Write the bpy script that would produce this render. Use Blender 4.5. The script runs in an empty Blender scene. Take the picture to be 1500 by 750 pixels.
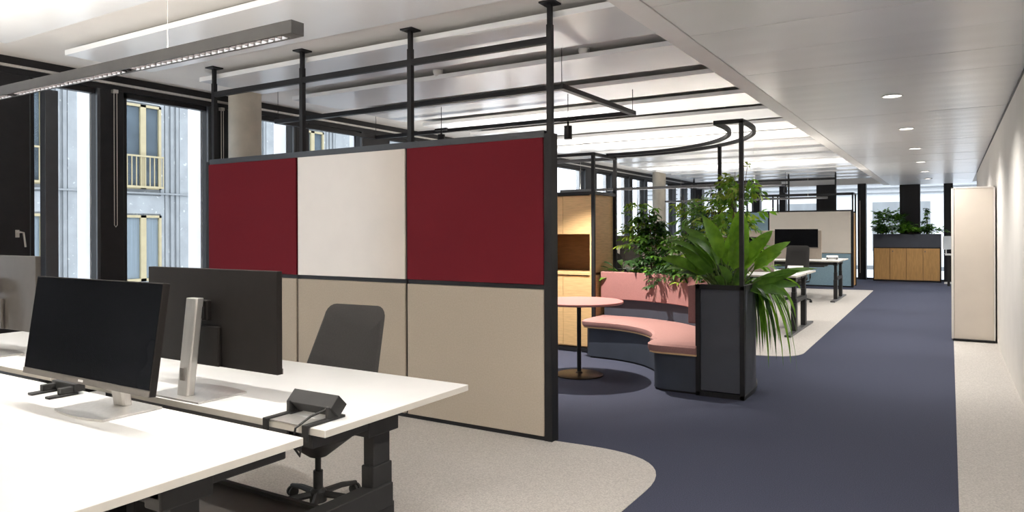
import bpy, bmesh, math, random
from mathutils import Vector, Matrix
rnd = random.Random(7)
C = bpy.context.scene.collection
R = math.radians
PI = math.pi

# ------------------------------------------------------------------ camera
cam = bpy.data.cameras.new('camera'); camo = bpy.data.objects.new('camera', cam); C.objects.link(camo)
cam.sensor_fit = 'HORIZONTAL'; cam.sensor_width = 36; cam.lens = 36*1045/1500
cam.shift_x = 0.0; cam.shift_y = -(375-339)/1500.0*1.0
cam.clip_end = 300
YAW = math.atan(642/1045.0)
camo.location = (0, 0, 1.5)
camo.matrix_world = (Matrix.Translation((0, 0, 1.5)) @ Matrix.Rotation(YAW, 4, 'Z') @ Matrix.Rotation(PI/2, 4, 'X')
                     @ Matrix.Rotation(-0.0035, 4, 'Z'))
bpy.context.scene.camera = camo

# ------------------------------------------------------------------ world + exposure
sc = bpy.context.scene
sc.view_settings.view_transform = 'Standard'; sc.view_settings.look = 'None'
sc.view_settings.gamma = 1; sc.view_settings.use_curve_mapping = False
sc.view_settings.exposure = 0.3
w = bpy.data.worlds.new('world'); sc.world = w; w.use_nodes = True
bg = w.node_tree.nodes['Background']; bg.inputs[0].default_value = (0.90, 0.95, 1.0, 1); bg.inputs[1].default_value = 2.6

def area(name, loc, rot, sx, sy, power, col=(1, 1, 1), spread=PI):
    l = bpy.data.lights.new(name, 'AREA'); l.shape = 'RECTANGLE'; l.size = sx; l.size_y = sy
    l.energy = power; l.color = col; l.spread = spread
    o = bpy.data.objects.new(name, l); o.location = loc; o.rotation_euler = rot; C.objects.link(o); return o
def spot(name, loc, power, angle, blend=.3, rad=.03, col=(1, .9, .8), rot=(0, 0, 0)):
    l = bpy.data.lights.new(name, 'SPOT'); l.energy = power; l.spot_size = R(angle); l.spot_blend = blend
    l.shadow_soft_size = rad; l.color = col
    o = bpy.data.objects.new(name, l); o.location = loc; o.rotation_euler = rot; C.objects.link(o); return o
WARM = (1, .92, .82); NEUT = (1, .97, .93)
# daylight portals in the window openings
for i, (ya, yb) in enumerate(((-2.7, 2.5), (3.2, 8.0), (8.0, 14.0), (14.0, 24.0))):
    p = area('daylight_portal', (-7.62, (ya+yb)/2, 1.5), (0, -PI/2, 0), 3.0, yb-ya, 1)
    p.data.cycles.is_portal = True
p = area('daylight_portal', (-3.5, 24.5, 1.5), (-PI/2, 0, 0), 8.0, 3.0, 1); p.data.cycles.is_portal = True
DOWN_W, UP_W, CEIL_W = 6.5, 14, 20

# ------------------------------------------------------------------ helpers
def sock(n, *names):
    for k in names:
        if k in n.inputs: return n.inputs[k]
def mat(name, col, rough=.5, metal=0, spec=.5, noise=None, bump=None, col2=None, scale=(1, 1, 1), wave=None, sheen=0, coat=0, trans=0, emit=None):
    m = bpy.data.materials.new(name); m.use_nodes = True
    nt = m.node_tree; b = nt.nodes['Principled BSDF']
    b.inputs['Base Color'].default_value = (*col, 1); b.inputs['Roughness'].default_value = rough
    b.inputs['Metallic'].default_value = metal; b.inputs['Specular IOR Level'].default_value = spec
    if sheen: b.inputs['Sheen Weight'].default_value = sheen
    if coat: b.inputs['Coat Weight'].default_value = coat
    if trans: b.inputs['Subsurface Weight'].default_value = 0
    if emit:
        b.inputs['Emission Color'].default_value = (*emit[:3], 1); b.inputs['Emission Strength'].default_value = emit[3]
    tc = nt.nodes.new('ShaderNodeTexCoord'); mp = nt.nodes.new('ShaderNodeMapping')
    mp.inputs['Scale'].default_value = scale; nt.links.new(tc.outputs['Object'], mp.inputs[0])
    if noise or wave:
        n = nt.nodes.new('ShaderNodeTexNoise'); n.inputs['Scale'].default_value = (noise or wave)[0]
        n.inputs['Detail'].default_value = 3
        nt.links.new(mp.outputs[0], n.inputs['Vector'])
        amt = (noise or wave)[1]
        c2 = col2 or tuple(min(1, c*(1+amt)) for c in col); c1 = tuple(c*(1-amt) for c in col)
        r = nt.nodes.new('ShaderNodeValToRGB')
        r.color_ramp.elements[0].position = .35; r.color_ramp.elements[1].position = .65
        r.color_ramp.elements[0].color = (*c1, 1); r.color_ramp.elements[1].color = (*c2, 1)
        nt.links.new(n.outputs['Fac'], r.inputs[0]); nt.links.new(r.outputs[0], b.inputs['Base Color'])
    if bump:
        n2 = nt.nodes.new('ShaderNodeTexNoise'); n2.inputs['Scale'].default_value = bump[0]; n2.inputs['Detail'].default_value = 2
        nt.links.new(mp.outputs[0], n2.inputs['Vector'])
        bp = nt.nodes.new('ShaderNodeBump'); bp.inputs['Strength'].default_value = bump[1]; bp.inputs['Distance'].default_value = bump[2] if len(bump) > 2 else .002
        nt.links.new(n2.outputs['Fac'], bp.inputs['Height']); nt.links.new(bp.outputs[0], b.inputs['Normal'])
    return m

M = {}
M['carpet_blue'] = mat('blue_carpet', (.058, .064, .098), .95, noise=(160, .22), bump=(300, .5, .004), spec=.15)
M['carpet_beige'] = mat('beige_carpet', (.52, .49, .455), .95, noise=(120, .16), bump=(300, .4, .004), spec=.15)
M['white_wall'] = mat('white_wall_paint', (.80, .76, .71), .85, noise=(3, .02), bump=(90, .15, .002))
M['slab'] = mat('painted_slab', (.78, .76, .73), .8, noise=(2, .03), bump=(60, .15, .002))
M['ceil_panel'] = mat('satin_ceiling_panel', (.84, .86, .88), .26, noise=(1.5, .02), spec=.8, bump=(1.2, .12, .02))
M['ceil_plank'] = mat('satin_ceiling_plank', (.93, .93, .925), .28, noise=(1.5, .02), spec=.9, bump=(.9, .15, .03))
M['ceil_edge'] = mat('ceiling_white', (.92, .905, .885), .6, noise=(4, .02))
M['black_metal'] = mat('black_metal', (.013, .013, .015), .45, noise=(8, .12), spec=.3)
M['slate_metal'] = mat('slate_metal', (.030, .034, .042), .38, noise=(8, .1), spec=.6)
M['grey_lamp'] = mat('grey_lamp_metal', (.075, .075, .078), .4, noise=(10, .08), spec=.5)
M['red'] = mat('burgundy_panel', (.145, .011, .018), .7, noise=(500, .12), bump=(500, .2, .001), spec=.12)
M['cream'] = mat('cream_gloss_panel', (.80, .73, .66), .16, noise=(3, .02), spec=.6)
M['felt'] = mat('beige_felt', (.46, .40, .325), .9, noise=(90, .04), bump=(350, .45, .002), spec=.2)
M['desk_white'] = mat('desk_white', (.67, .665, .65), .45, noise=(6, .015), spec=.4)
M['desk_edge'] = mat('desk_edge', (.56, .53, .47), .5, noise=(6, .03))
M['dark_plastic'] = mat('dark_plastic', (.018, .0175, .017), .5, noise=(20, .1), spec=.4)
M['mon_back'] = mat('monitor_back', (.012, .010, .009), .5, noise=(20, .06), spec=.16)
M['mon_back_pale'] = mat('monitor_back_grey', (.058, .051, .045), .42, noise=(20, .06), spec=.3)
M['screen'] = mat('screen_glass', (.005, .0055, .007), .24, noise=(3, .1), spec=.05)
M['silver'] = mat('brushed_silver', (.60, .58, .55), .36, metal=.75, noise=(60, .05), scale=(1, 1, .05))
M['bezel'] = mat('bezel_grey', (.16, .145, .13), .4, metal=.4, noise=(30, .05))
M['louvre'] = mat('louvre_metal', (.06, .052, .05), .45, metal=.6, noise=(30, .1))
M['white_plastic'] = mat('white_plastic', (.75, .74, .72), .4, noise=(10, .02))
M['taupe'] = mat('taupe_fabric', (.33, .28, .235), .9, noise=(90, .08), bump=(250, .4, .002))
M['chair_fab'] = mat('charcoal_chair', (.038, .036, .035), .75, noise=(150, .1), bump=(300, .3, .001), spec=.3)
M['wood'] = mat('oak_veneer', (.62, .41, .20), .48, noise=(7, .10), scale=(1, 1, 12), spec=.35)
M['wood_dark'] = mat('oak_veneer_orange', (.56, .32, .12), .5, noise=(7, .10), scale=(8, 8, .8), spec=.3)
M['wood_shadow'] = mat('niche_shaded_oak', (.20, .105, .045), .55, noise=(7, .12), scale=(1, 1, 10))  # oak coloured darker for the shade inside recesses
M['pink_top'] = mat('pink_laminate', (.43, .185, .178), .4, noise=(6, .02))
M['pink_seat'] = mat('pink_seat_fabric', (.36, .20, .185), .85, noise=(120, .07), bump=(300, .4, .001), spec=.2)
M['pink_back'] = mat('rose_back_fabric', (.32, .155, .148), .85, noise=(120, .07), bump=(300, .4, .001), spec=.2)
M['slate'] = mat('slate_blue_laminate', (.042, .051, .072), .55, noise=(5, .06), spec=.4)
M['planter_grey'] = mat('charcoal_laminate', (.060, .066, .085), .6, noise=(5, .05), spec=.35)
M['plywood'] = mat('plywood_edge', (.72, .50, .26), .5, noise=(30, .1), scale=(1, 1, 20))
M['soil'] = mat('soil', (.03, .02, .013), .95, noise=(60, .4), bump=(60, .8, .01))
M['bronze'] = mat('bronze_base', (.022, .014, .009), .38, metal=.5, noise=(10, .1))
M['concrete'] = mat('concrete', (.47, .435, .37), .8, noise=(3.5, .12), bump=(20, .3, .004))
M['locker'] = mat('greige_locker', (.66, .59, .51), .55, noise=(4, .02))
M['locker_edge'] = mat('pale_locker_edge', (.76, .72, .67), .5, noise=(4, .02))
M['blue_felt'] = mat('pale_blue_felt', (.24, .36, .43), .9, noise=(60, .07), bump=(300, .3, .001))
M['cream_matt'] = mat('cream_matt_panel', (.76, .70, .62), .7, noise=(3, .02))
M['stone'] = mat('facade_stone', (.27, .29, .305), .8, noise=(2.2, .10), bump=(15, .3, .01))
M['stone_fin'] = mat('facade_fin', (.235, .252, .266), .8, noise=(3, .08))
M['white_fin'] = mat('white_concrete_fin', (.88, .90, .93), .7, noise=(3, .02))
M['ochre'] = mat('ochre_window_frame', (.36, .31, .19), .5, noise=(5, .05))
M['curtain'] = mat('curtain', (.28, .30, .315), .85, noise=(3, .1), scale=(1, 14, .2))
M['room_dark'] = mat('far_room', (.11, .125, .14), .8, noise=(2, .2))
M['red_cloth'] = mat('red_cloth', (.30, .045, .04), .8, noise=(5, .1))
M['paving'] = mat('pale_paving', (.75, .76, .78), .8, noise=(2, .05))
M['stem'] = mat('stem_green', (.10, .17, .03), .6, noise=(20, .2))
M['stem_brown'] = mat('stem_brown', (.10, .06, .03), .8, noise=(20, .2))
def leafmat(name, a, b):
    m = mat(name, a, .45, noise=(9, .25), col2=b, spec=.3)
    nt = m.node_tree; bs = nt.nodes['Principled BSDF']; out = nt.nodes['Material Output']
    tr = nt.nodes.new('ShaderNodeBsdfTranslucent'); mx = nt.nodes.new('ShaderNodeMixShader'); mx.inputs[0].default_value = .22
    tr.inputs[0].default_value = (b[0]*1.6, b[1]*1.7, b[2], 1)
    nt.links.new(bs.outputs[0], mx.inputs[1]); nt.links.new(tr.outputs[0], mx.inputs[2]); nt.links.new(mx.outputs[0], out.inputs[0])
    return m
M['leaf_dark'] = leafmat('leaf_dark', (.012, .038, .010), (.038, .10, .022))
M['leaf_mid'] = leafmat('leaf_mid', (.045, .12, .012), (.12, .27, .03))
M['leaf_bright'] = leafmat('leaf_bright', (.09, .23, .012), (.22, .44, .035))
M['leaf_yellow'] = leafmat('leaf_yellow', (.12, .20, .02), (.30, .40, .05))
# stone with pale flecks
def fleck(m):
    nt = m.node_tree; b = nt.nodes['Principled BSDF']
    src = b.inputs['Base Color'].links[0].from_socket
    n = nt.nodes.new('ShaderNodeTexNoise'); n.inputs['Scale'].default_value = 9; n.inputs['Detail'].default_value = 1.5
    tc = [x for x in nt.nodes if x.type == 'TEX_COORD'][0]; nt.links.new(tc.outputs['Object'], n.inputs['Vector'])
    r = nt.nodes.new('ShaderNodeValToRGB'); r.color_ramp.elements[0].position = .66; r.color_ramp.elements[1].position = .72
    nt.links.new(n.outputs['Fac'], r.inputs[0])
    mx = nt.nodes.new('ShaderNodeMix'); mx.data_type = 'RGBA'
    nt.links.new(r.outputs[0], mx.inputs['Factor']); nt.links.new(src, mx.inputs['A']); mx.inputs['B'].default_value = (.45, .47, .48, 1)
    nt.links.new(mx.outputs['Result'], b.inputs['Base Color'])
fleck(M['stone'])
def glassmat(name, tint, refl):
    m = bpy.data.materials.new(name); m.use_nodes = True; nt = m.node_tree; nt.nodes.clear()
    o = nt.nodes.new('ShaderNodeOutputMaterial'); mx = nt.nodes.new('ShaderNodeMixShader')
    t = nt.nodes.new('ShaderNodeBsdfTransparent'); t.inputs[0].default_value = (*tint, 1)
    g = nt.nodes.new('ShaderNodeBsdfGlossy'); g.inputs['Roughness'].default_value = .02
    lw = nt.nodes.new('ShaderNodeLayerWeight'); lw.inputs[0].default_value = .12
    ml = nt.nodes.new('ShaderNodeMath'); ml.operation = 'MULTIPLY'; ml.inputs[1].default_value = refl
    nt.links.new(lw.outputs['Fresnel'], ml.inputs[0]); nt.links.new(ml.outputs[0], mx.inputs[0])
    nt.links.new(t.outputs[0], mx.inputs[1]); nt.links.new(g.outputs[0], mx.inputs[2]); nt.links.new(mx.outputs[0], o.inputs[0])
    return m
M['glass'] = glassmat('window_glass', (.98, .99, 1), .14)
M['glass_far'] = glassmat('far_glass', (.92, .95, .97), .5)
def emis(name, col, s):
    m = bpy.data.materials.new(name); m.use_nodes = True; b = m.node_tree.nodes['Principled BSDF']
    b.inputs['Base Color'].default_value = (.8, .8, .8, 1)
    b.inputs['Emission Color'].default_value = (*col, 1); b.inputs['Emission Strength'].default_value = s; return m
M['lamp_glow'] = emis('lamp_diffuser', (1, .93, .84), 6)

class MB:
    def __init__(s): s.v = []; s.f = []; s.sm = []
    def add(s, vs, fs, smooth=False):
        n = len(s.v); s.v += [tuple(v) for v in vs]
        for f in fs: s.f.append(tuple(i+n for i in f)); s.sm.append(smooth)
        return s
    def box(s, a, b, mtx=None):
        (x0, y0, z0), (x1, y1, z1) = a, b
        vs = [(x0, y0, z0), (x1, y0, z0), (x1, y1, z0), (x0, y1, z0), (x0, y0, z1), (x1, y0, z1), (x1, y1, z1), (x0, y1, z1)]
        if mtx is not None: vs = [mtx @ Vector(v) for v in vs]
        return s.add(vs, [(0, 3, 2, 1), (4, 5, 6, 7), (0, 1, 5, 4), (1, 2, 6, 5), (2, 3, 7, 6), (3, 0, 4, 7)])
    def prism(s, poly, z0, z1, smooth=False):
        n = len(poly)
        vs = [(x, y, z0) for x, y in poly]+[(x, y, z1) for x, y in poly]
        s.add(vs, [tuple(range(n-1, -1, -1)), tuple(range(n, 2*n))])
        k = len(s.v)
        s.add(vs, [(i, (i+1) % n, n+(i+1) % n, n+i) for i in range(n)], smooth)
        return s
    def lathe(s, prof, c=(0, 0), n=32, smooth=True):
        vs = []; fs = []
        for r, z in prof:
            for i in range(n):
                a = 2*PI*i/n; vs.append((c[0]+r*math.cos(a), c[1]+r*math.sin(a), z))
        for j in range(len(prof)-1):
            for i in range(n): fs.append((j*n+i, j*n+(i+1) % n, (j+1)*n+(i+1) % n, (j+1)*n+i))
        s.add(vs, fs, smooth)
        s.add([vs[i] for i in range(n)], [tuple(range(n-1, -1, -1))]); s.add([vs[(len(prof)-1)*n+i] for i in range(n)], [tuple(range(n))])
        return s
    def cyl(s, x, y, z0, z1, r, n=24): return s.lathe([(r, z0), (r, z1)], (x, y), n)
    def tube(s, pts, r, n=8, smooth=True, taper=None, flat=None):
        pts = [Vector(p) for p in pts]; vs = []; fs = []
        for i, p in enumerate(pts):
            t = (pts[min(i+1, len(pts)-1)]-pts[max(i-1, 0)]).normalized()
            up = Vector((0, 0, 1)) if abs(t.z) < .95 else Vector((1, 0, 0))
            a = t.cross(up).normalized(); b = a.cross(t).normalized()
            rr = r if taper is None else r*(1+(taper-1)*i/max(1, len(pts)-1))
            ph = PI/4 if n == 4 else 0
            k = math.sqrt(2) if n == 4 else 1
            for j in range(n):
                q = 2*PI*j/n+ph; vs.append(p+a*math.cos(q)*rr*k+b*math.sin(q)*rr*k*(flat or 1))
        for i in range(len(pts)-1):
            for j in range(n): fs.append((i*n+j, i*n+(j+1) % n, (i+1)*n+(j+1) % n, (i+1)*n+j))
        s.add(vs, fs, smooth and n > 4)
        s.add(vs[:n], [tuple(range(n-1, -1, -1))]); s.add(vs[-n:], [tuple(range(n))])
        return s
    def build(s, name, m, parent=None, world=False, bevel=0, loc=None, kind=None, label=None, rot=None, seg=2):
        me = bpy.data.meshes.new(name)
        vs = s.v
        if world and parent is not None:
            off = Vector((0, 0, 0)); q = parent
            while q is not None: off += q.location; q = q.parent
            vs = [(v[0]-off.x, v[1]-off.y, v[2]-off.z) for v in vs]
        me.from_pydata([tuple(v) for v in vs], [], s.f); me.update()
        bm = bmesh.new(); bm.from_mesh(me); 
        bmesh.ops.remove_doubles(bm, verts=bm.verts, dist=1e-5)
        bmesh.ops.recalc_face_normals(bm, faces=bm.faces); bm.to_mesh(me); bm.free()
        if any(s.sm):
            for p in me.polygons: p.use_smooth = True
            try: me.set_sharp_from_angle(angle=R(35))
            except Exception: pass
        me.materials.append(M[m] if isinstance(m, str) else m)
        o = bpy.data.objects.new(name, me); C.objects.link(o)
        if parent is not None: o.parent = parent
        if loc is not None: o.location = loc
        if rot is not None: o.rotation_euler = rot
        if bevel:
            b = o.modifiers.new('bevel', 'BEVEL'); b.width = bevel; b.segments = seg; b.limit_method = 'ANGLE'; b.angle_limit = R(40)
        if kind: o['kind'] = kind
        if label: o['label'] = label
        return o

def B(a, b): return MB().box(a, b)
def tag(o, label, cat, group=None, kind=None):
    if label: o['label'] = label
    if cat: o['category'] = cat
    if group: o['group'] = group
    if kind: o['kind'] = kind
    return o
def thing(name, label, cat, loc=(0, 0, 0), rz=0, group=None, kind=None):
    o = bpy.data.objects.new(name, None); C.objects.link(o); o.location = loc; o.rotation_euler = (0, 0, rz); o.empty_display_size = .1
    return tag(o, label, cat, group, kind)
KIDS = {}
def dup(root, loc, rz=0, label=None, group=None):
    if not KIDS:
        pass
    r = root.copy(); C.objects.link(r); r.location = loc; r.rotation_euler = (0, 0, rz)
    if label: r['label'] = label
    if group: r['group'] = group
    for ch in list(root.children):
        c = ch.copy(); C.objects.link(c); c.parent = r
        for g in list(ch.children):
            d = g.copy(); C.objects.link(d); d.parent = c
    return r
def again(o, loc, rot=None, scale=None, parent=None, name=None):
    c = o.copy(); C.objects.link(c); c.location = loc
    if rot is not None: c.rotation_euler = rot
    if scale is not None: c.scale = scale if hasattr(scale, '__len__') else (scale,)*3
    if parent is not None: c.parent = parent
    return c
def struct(name, mb, m, parent=None, bevel=0, label=None):
    o = mb.build(name, m, parent, bevel=bevel)
    if parent is None: o['kind'] = 'structure'
    if label: o['label'] = label
    return o

# ================================================================== SETTING
YE = 24.2     # end wall
struct('floor', B((-7.6, -3, -.12), (4.2, YE+.3, 0)), 'carpet_blue', label='dark blue carpet of the corridor')
def smooth_poly(pts, n=6):   # quadratic smoothing of a closed list where the third value flags a rounded corner
    out = []
    k = len(pts)
    for i, p in enumerate(pts):
        if len(p) == 3:
            a = Vector(pts[i-1][:2]); b = Vector(p[:2]); c = Vector(pts[(i+1) % k][:2]); r = p[2]
            s = b+(a-b).normalized()*r; e = b+(c-b).normalized()*r
            for j in range(n+1):
                t = j/n; q = s*(1-t)**2+b*2*t*(1-t)+e*t*t; out.append((q.x, q.y))
        else: out.append(tuple(p))
    return out
mb = MB().prism(smooth_poly([(-7.55, -3), (-1.50, -3), (-1.50, 4.56, .66), (-2.40, 4.50), (-7.55, 4.50)], 12), 0, .004)
struct('floor', mb, 'carpet_beige', label='beige speckled carpet field under the near desks')
mb = MB().prism(smooth_poly([(-7.55, 8.85), (-2.3, 8.78), (-1.52, 8.92, .38), (-1.63, 19.85, .12), (-2.8, 19.65), (-7.55, 19.6)], 10), 0, .004)
struct('floor', mb, 'carpet_beige', label='beige carpet field under the far desks')
struct('floor', MB().prism([(.036, -3), (.55, -3), (.55, 20.2), (.036, 20.2)], 0, .004), 'carpet_beige', label='beige carpet strip along the right wall')
struct('floor', MB().prism([(-.15, 23.2), (4.1, 23.2), (4.1, YE), (-.15, YE)], 0, .004), 'carpet_beige', label='beige carpet beyond the oak cabinet')

struct('wall_right', B((.525, -3, 0), (.75, 19.7, 2.80)), 'white_wall')
struct('trim_1', B((.525, -3, 2.80), (.75, 19.7, 2.86)), 'black_metal', label='black shadow gap over the right wall')
struct('wall_back', B((-7.6, -3.2, 0), (4.2, -3, 3.2)), 'white_wall')
struct('wall_far_right', B((4.2, 19.5, 0), (4.4, YE+.3, 3.2)), 'white_wall')
struct('wall_side', B((.75, 19.5, 0), (4.2, 19.7, 2.95)), 'white_wall')
# raised slab over the left bays
ceil = struct('ceiling', B((-7.6, -3.2, 3.14), (-1.53, YE+.3, 3.34)), 'slab', label='painted concrete slab above the hanging panels')
# bulkhead beside the corridor
struct('trim_2', B((-1.70, -3.2, 2.84), (-1.535, YE-.2, 3.14)), 'ceil_edge', label='white bulkhead strip between slab and corridor ceiling', bevel=.004)
# corridor ceiling planks
cc = struct('ceiling', B((-1.53, -3.2, 2.90), (4.2, YE+.3, 3.1)), 'slab', label='corridor ceiling of satin white metal planks')
pl = MB()
n = 8
for i in range(n):   # slightly crowned plank profile in y
    pass
def plank(width):
    m = MB(); prof = []
    for i in range(17):
        t = i/16; y = .003+(width-.006)*t
        prof.append((y, -.0014*(1-math.cos(4*PI*t))/1.2))
    vs = []
    for y, z in prof: vs += [(0, y, z), (2.055, y, z)]
    fs = [(2*i, 2*i+2, 2*i+3, 2*i+1) for i in range(16)]
    m.add(vs, fs, True)
    m.add([(0, .004, 0), (2.055, .004, 0), (2.055, .004, .05), (0, .004, .05)], [(0, 1, 2, 3)])
    m.add([(0, width-.004, 0), (2.055, width-.004, 0), (2.055, width-.004, .05), (0, width-.004, .05)], [(0, 3, 2, 1)])
    return m
p0 = plank(.75).build('ceiling_plank', 'ceil_plank', cc, loc=(-1.53, 4.10, 2.846))
yy = -1.90
while yy < YE-.4:
    if abs(yy-4.10) > .01: again(p0, (-1.53, yy, 2.846+rnd.uniform(-.0012, .0012)), parent=cc)
    yy += .75
struct('trim_3', B((.50, -3, 2.858), (.53, 19.7, 2.90)), 'black_metal')

# hanging ceiling panels, every one a thing of its own
pr0 = None
k = -4; ycur = 3.24-1.24*4
npan = 0
while ycur < YE-.8:
    nth = npan; yn = ycur; npan += 1
    if yn > -3:
        if pr0 is None:
            pr0 = B((0, 0, 0), (4.83, .79, .045)).build('ceiling_panel', 'ceil_panel', None, bevel=.003, loc=(-6.53, yn, 3.04)); o = pr0
        else: o = again(pr0, (-6.53, yn, 3.04))
        o['kind'] = 'structure'
        hang = B((.5, .4, .045), (.52, .42, .10)).box((4.2, .4, .045), (4.22, .42, .10)).build('hanger', 'ceil_edge', o)
    ycur += 1.24 if ycur < 3 else (1.30 if ycur < 3.3 else 1.205)

# ------------------------------------------------------------------ left facade
XF = -7.45
posts = [(-3.0, -2.8), (-2.2, .3), (2.50, 3.39), (4.02, 4.29), (5.30, 5.56), (6.58, 6.82), (7.86, 8.46), (9.45, 9.68), (10.8, 11.03), (12.15, 12.38), (13.5, 13.75),  # widest post, out of view, is added to darken the screen's reflection
         (15.45, 16.1), (17.0, 17.25), (18.2, 18.42), (19.35, 19.55), (20.65, 20.85), (21.8, 22.05), (22.95, 23.2), (24.05, 24.3)]
fac = thing('wall_left', 'dark window wall on the left', None, (XF, 0, 0), kind='structure'); 
B((-.12, -3, 2.98), (.04, YE, 3.14)).build('head_beam', 'black_metal', fac)
B((-.10, -3, 0), (.02, YE, .10)).build('sill_beam', 'black_metal', fac)
B((.045, -3, 3.035), (.075, YE, 3.06)).build('blind_rail', 'silver', fac, label='pale blind rail under the slab')
for a, b in posts:
    B((-.10, a, .10), (.04, b-.03, 2.98)).build('mullion', 'black_metal', fac, bevel=.004)
    B((.0, a-.03, .10), (.035, a-.001, 2.98)).build('mullion_lit_side', 'slate_metal', fac)  # slate strip colours in the daylight on each post's near side
    B((-.37 if a < 7 else -.22, a-.02, -.3), (-.13, b-.05, 3.4)).build('exterior_fin', 'white_fin', fac)
for i, (p, q) in enumerate(zip(posts[:-1], posts[1:])):
    wd = thing('window_%d' % (i+1), 'tall window pane between black mullions', None, (XF-.05, (p[1]+q[0])/2, .1), kind='structure')
    hw = (q[0]-p[1])/2
    B((0, -hw, 0), (.012, hw, 2.88)).build('pane', 'glass', wd)
    mb = MB().box((-.03, -hw, 0), (.045, -hw+.03, 2.88)).box((-.03, hw-.03, 0), (.045, hw, 2.88)).box((-.03, -hw, 0), (.045, hw, .05)).box((-.03, -hw, 2.83), (.045, hw, 2.88))
    mb.build('window_frame', 'black_metal', wd)
# vent flap handle
fh = MB().box((.04, 3.235, 1.46), (.052, 3.265, 1.53)).tube([(.05, 3.25, 1.51), (.09, 3.25, 1.51), (.095, 3.28, 1.505), (.09, 3.30, 1.37)], .009, 8)
fh.build('flap_handle', 'silver', fac, label='small silver lever handle')
po = thing('window_post', 'slender slate post standing in front of the leftmost window', 'post', (-7.0, 3.335, 0))
B((-.05, -.055, 0), (.05, .055, 2.80)).build('shaft', 'slate_metal', po, bevel=.003)
for yc in (4.155, 5.43):
    MB().tube([(.075, yc-.015, 2.98), (.075, yc-.015, 1.58), (.075, yc, 1.56), (.075, yc+.015, 1.58), (.075, yc+.015, 2.98)], .004, 6).box((.03, yc-.025, 2.95), (.085, yc+.025, 2.985)).build('blind_chain', 'silver', fac, label='looped blind chain')
for x, y, lab in ((-7.13, 5.56, 'round concrete column behind the burgundy partition'), (-6.95, 19.2, 'far round pale concrete column beyond the planters')):
    o = MB().cyl(0, 0, 0, 3.14, .185, 40).build('concrete_column', 'concrete', None, loc=(x, y, 0)); tag(o, lab, 'column', 'round columns')

# end wall piers and glass
ew = thing('wall_end', 'glazed end wall with black piers', None, (0, YE, 0), kind='structure')
B((-7.6, 0, 2.90), (4.2, .2, 3.14)).build('head_beam', 'ceil_edge', ew)
B((-7.6, .05, 0), (4.2, .15, .05)).build('sill_beam', 'slate_metal', ew)
for a, b in ((-7.6, -7.2), (-6.3, -6.1), (-5.52, -5.3), (-4.69, -4.50), (-3.58, -3.04), (-2.41, -2.18), (-1.28, -.75), (-.16, .07), (1.3, 1.5), (2.6, 2.8)):
    B((a, -.12, 0), (b, .18, 2.92)).build('pier', 'black_metal', ew, bevel=.004)
B((-7.6, .1, .05), (4.2, .11, 2.9)).build('pane', 'glass', ew)
B((-2.41+.06, -.135, .2), (-2.41+.075, -.12, 2.4)).build('pull_bar', 'silver', ew)

# ------------------------------------------------------------------ outside
def opposite_building():
    X = -17.0
    bl = thing('opposite_building', 'grey blue stone clad building seen through the left windows', 'building', (X, 0, -6))
    wins = []
    y = 9.20-2.75*3
    MBw = MB().box((X-.4, -2, -6), (X-.045, 24.5, 10)); MBw.build('wall', 'stone', bl, world=True)
    while y < 23.5:
        for zc0, zc1, low in ((.30, 1.93, 0), (2.58, 4.66, 1), (5.3, 7.4, 1)):
            if low == 0 and zc0 < 0 and zc1 < 0: continue
            wins.append((y, y+1.52, zc0, zc1, low))
        y += 2.75
    yy = -2
    # stone slabs proud of the wall, with joints
    y = 9.20-2.75*4
    while y < 24:
        for z0, z1 in ((-.25, 2.46), (2.50, 5.2), (5.24, 8.0)):
            B((X-.06, y+1.52+.52, z0), (X, y+2.75-.01, z1)).build('stone_slab', 'stone', bl, world=True)
            B((X-.06, y+1.52, z0), (X-.01, y+1.52+.10, z1)).build('stone_slab', 'stone', bl, world=True)
            for q in (.13, .28, .43):
                B((X-.06, y+1.52+q-.01, z0), (X+.005, y+1.52+q+.07, z1)).build('stone_rib', 'stone_fin', bl, world=True)
        B((X-.06, y, 1.97), (X-.01, y+1.52, 2.42)).build('stone_slab', 'stone', bl, world=True)
        B((X-.06, y-.02, 2.46), (X+.05, y+2.73, 2.50)).build('ledge', 'stone_fin', bl, world=True)
        B((X-.06, y, 4.70), (X-.01, y+1.52, 5.2)).build('stone_slab', 'stone', bl, world=True)
        y += 2.75
    for (a, b, z0, z1, low) in wins:
        f = thing('window', None, None, (0, 0, 0)); f.parent = bl; f.location = (0, (a+b)/2, z0+6)
        hw = (b-a)/2; h = z1-z0
        mb = MB().box((-.05, -hw, 0), (.03, -hw+.06, h)).box((-.05, hw-.06, 0), (.03, hw, h)).box((-.05, -hw, 0), (.03, hw, .07)).box((-.05, -hw, h-.06), (.03, hw, h)).box((-.05, .22, 0), (.03, .36, h))
        mb.build('window_frame', 'ochre', f)
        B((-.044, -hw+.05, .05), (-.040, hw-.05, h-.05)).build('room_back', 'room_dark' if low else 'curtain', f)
        B((-.02, -hw+.06, .07), (-.015, hw-.06, h-.06)).build('pane', 'glass_far', f)
        if low:
            mb = MB().box((.10, -hw, .78), (.14, hw, .82)).box((.10, -hw, .02), (.14, hw, .07))
            nb = 13
            for j in range(nb+1): mb.box((.11, -hw+(2*hw-.02)*j/nb, .05), (.13, -hw+(2*hw-.02)*j/nb+.02, .8))
            mb.build('balcony_rail', 'ochre', f)
            B((-.05, -hw+.1, .08), (-.03, -.1, .62)).build('drapery', 'red_cloth' if low and 8.9 < a < 9.6 else 'curtain', f)
    return bl
opposite_building()
o = B((-30, YE+.3, -.14), (20, 40, -.02)).build('terrace', 'paving', None); o['kind'] = 'structure'; o['label'] = 'pale terrace paving outside the end wall'
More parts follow.
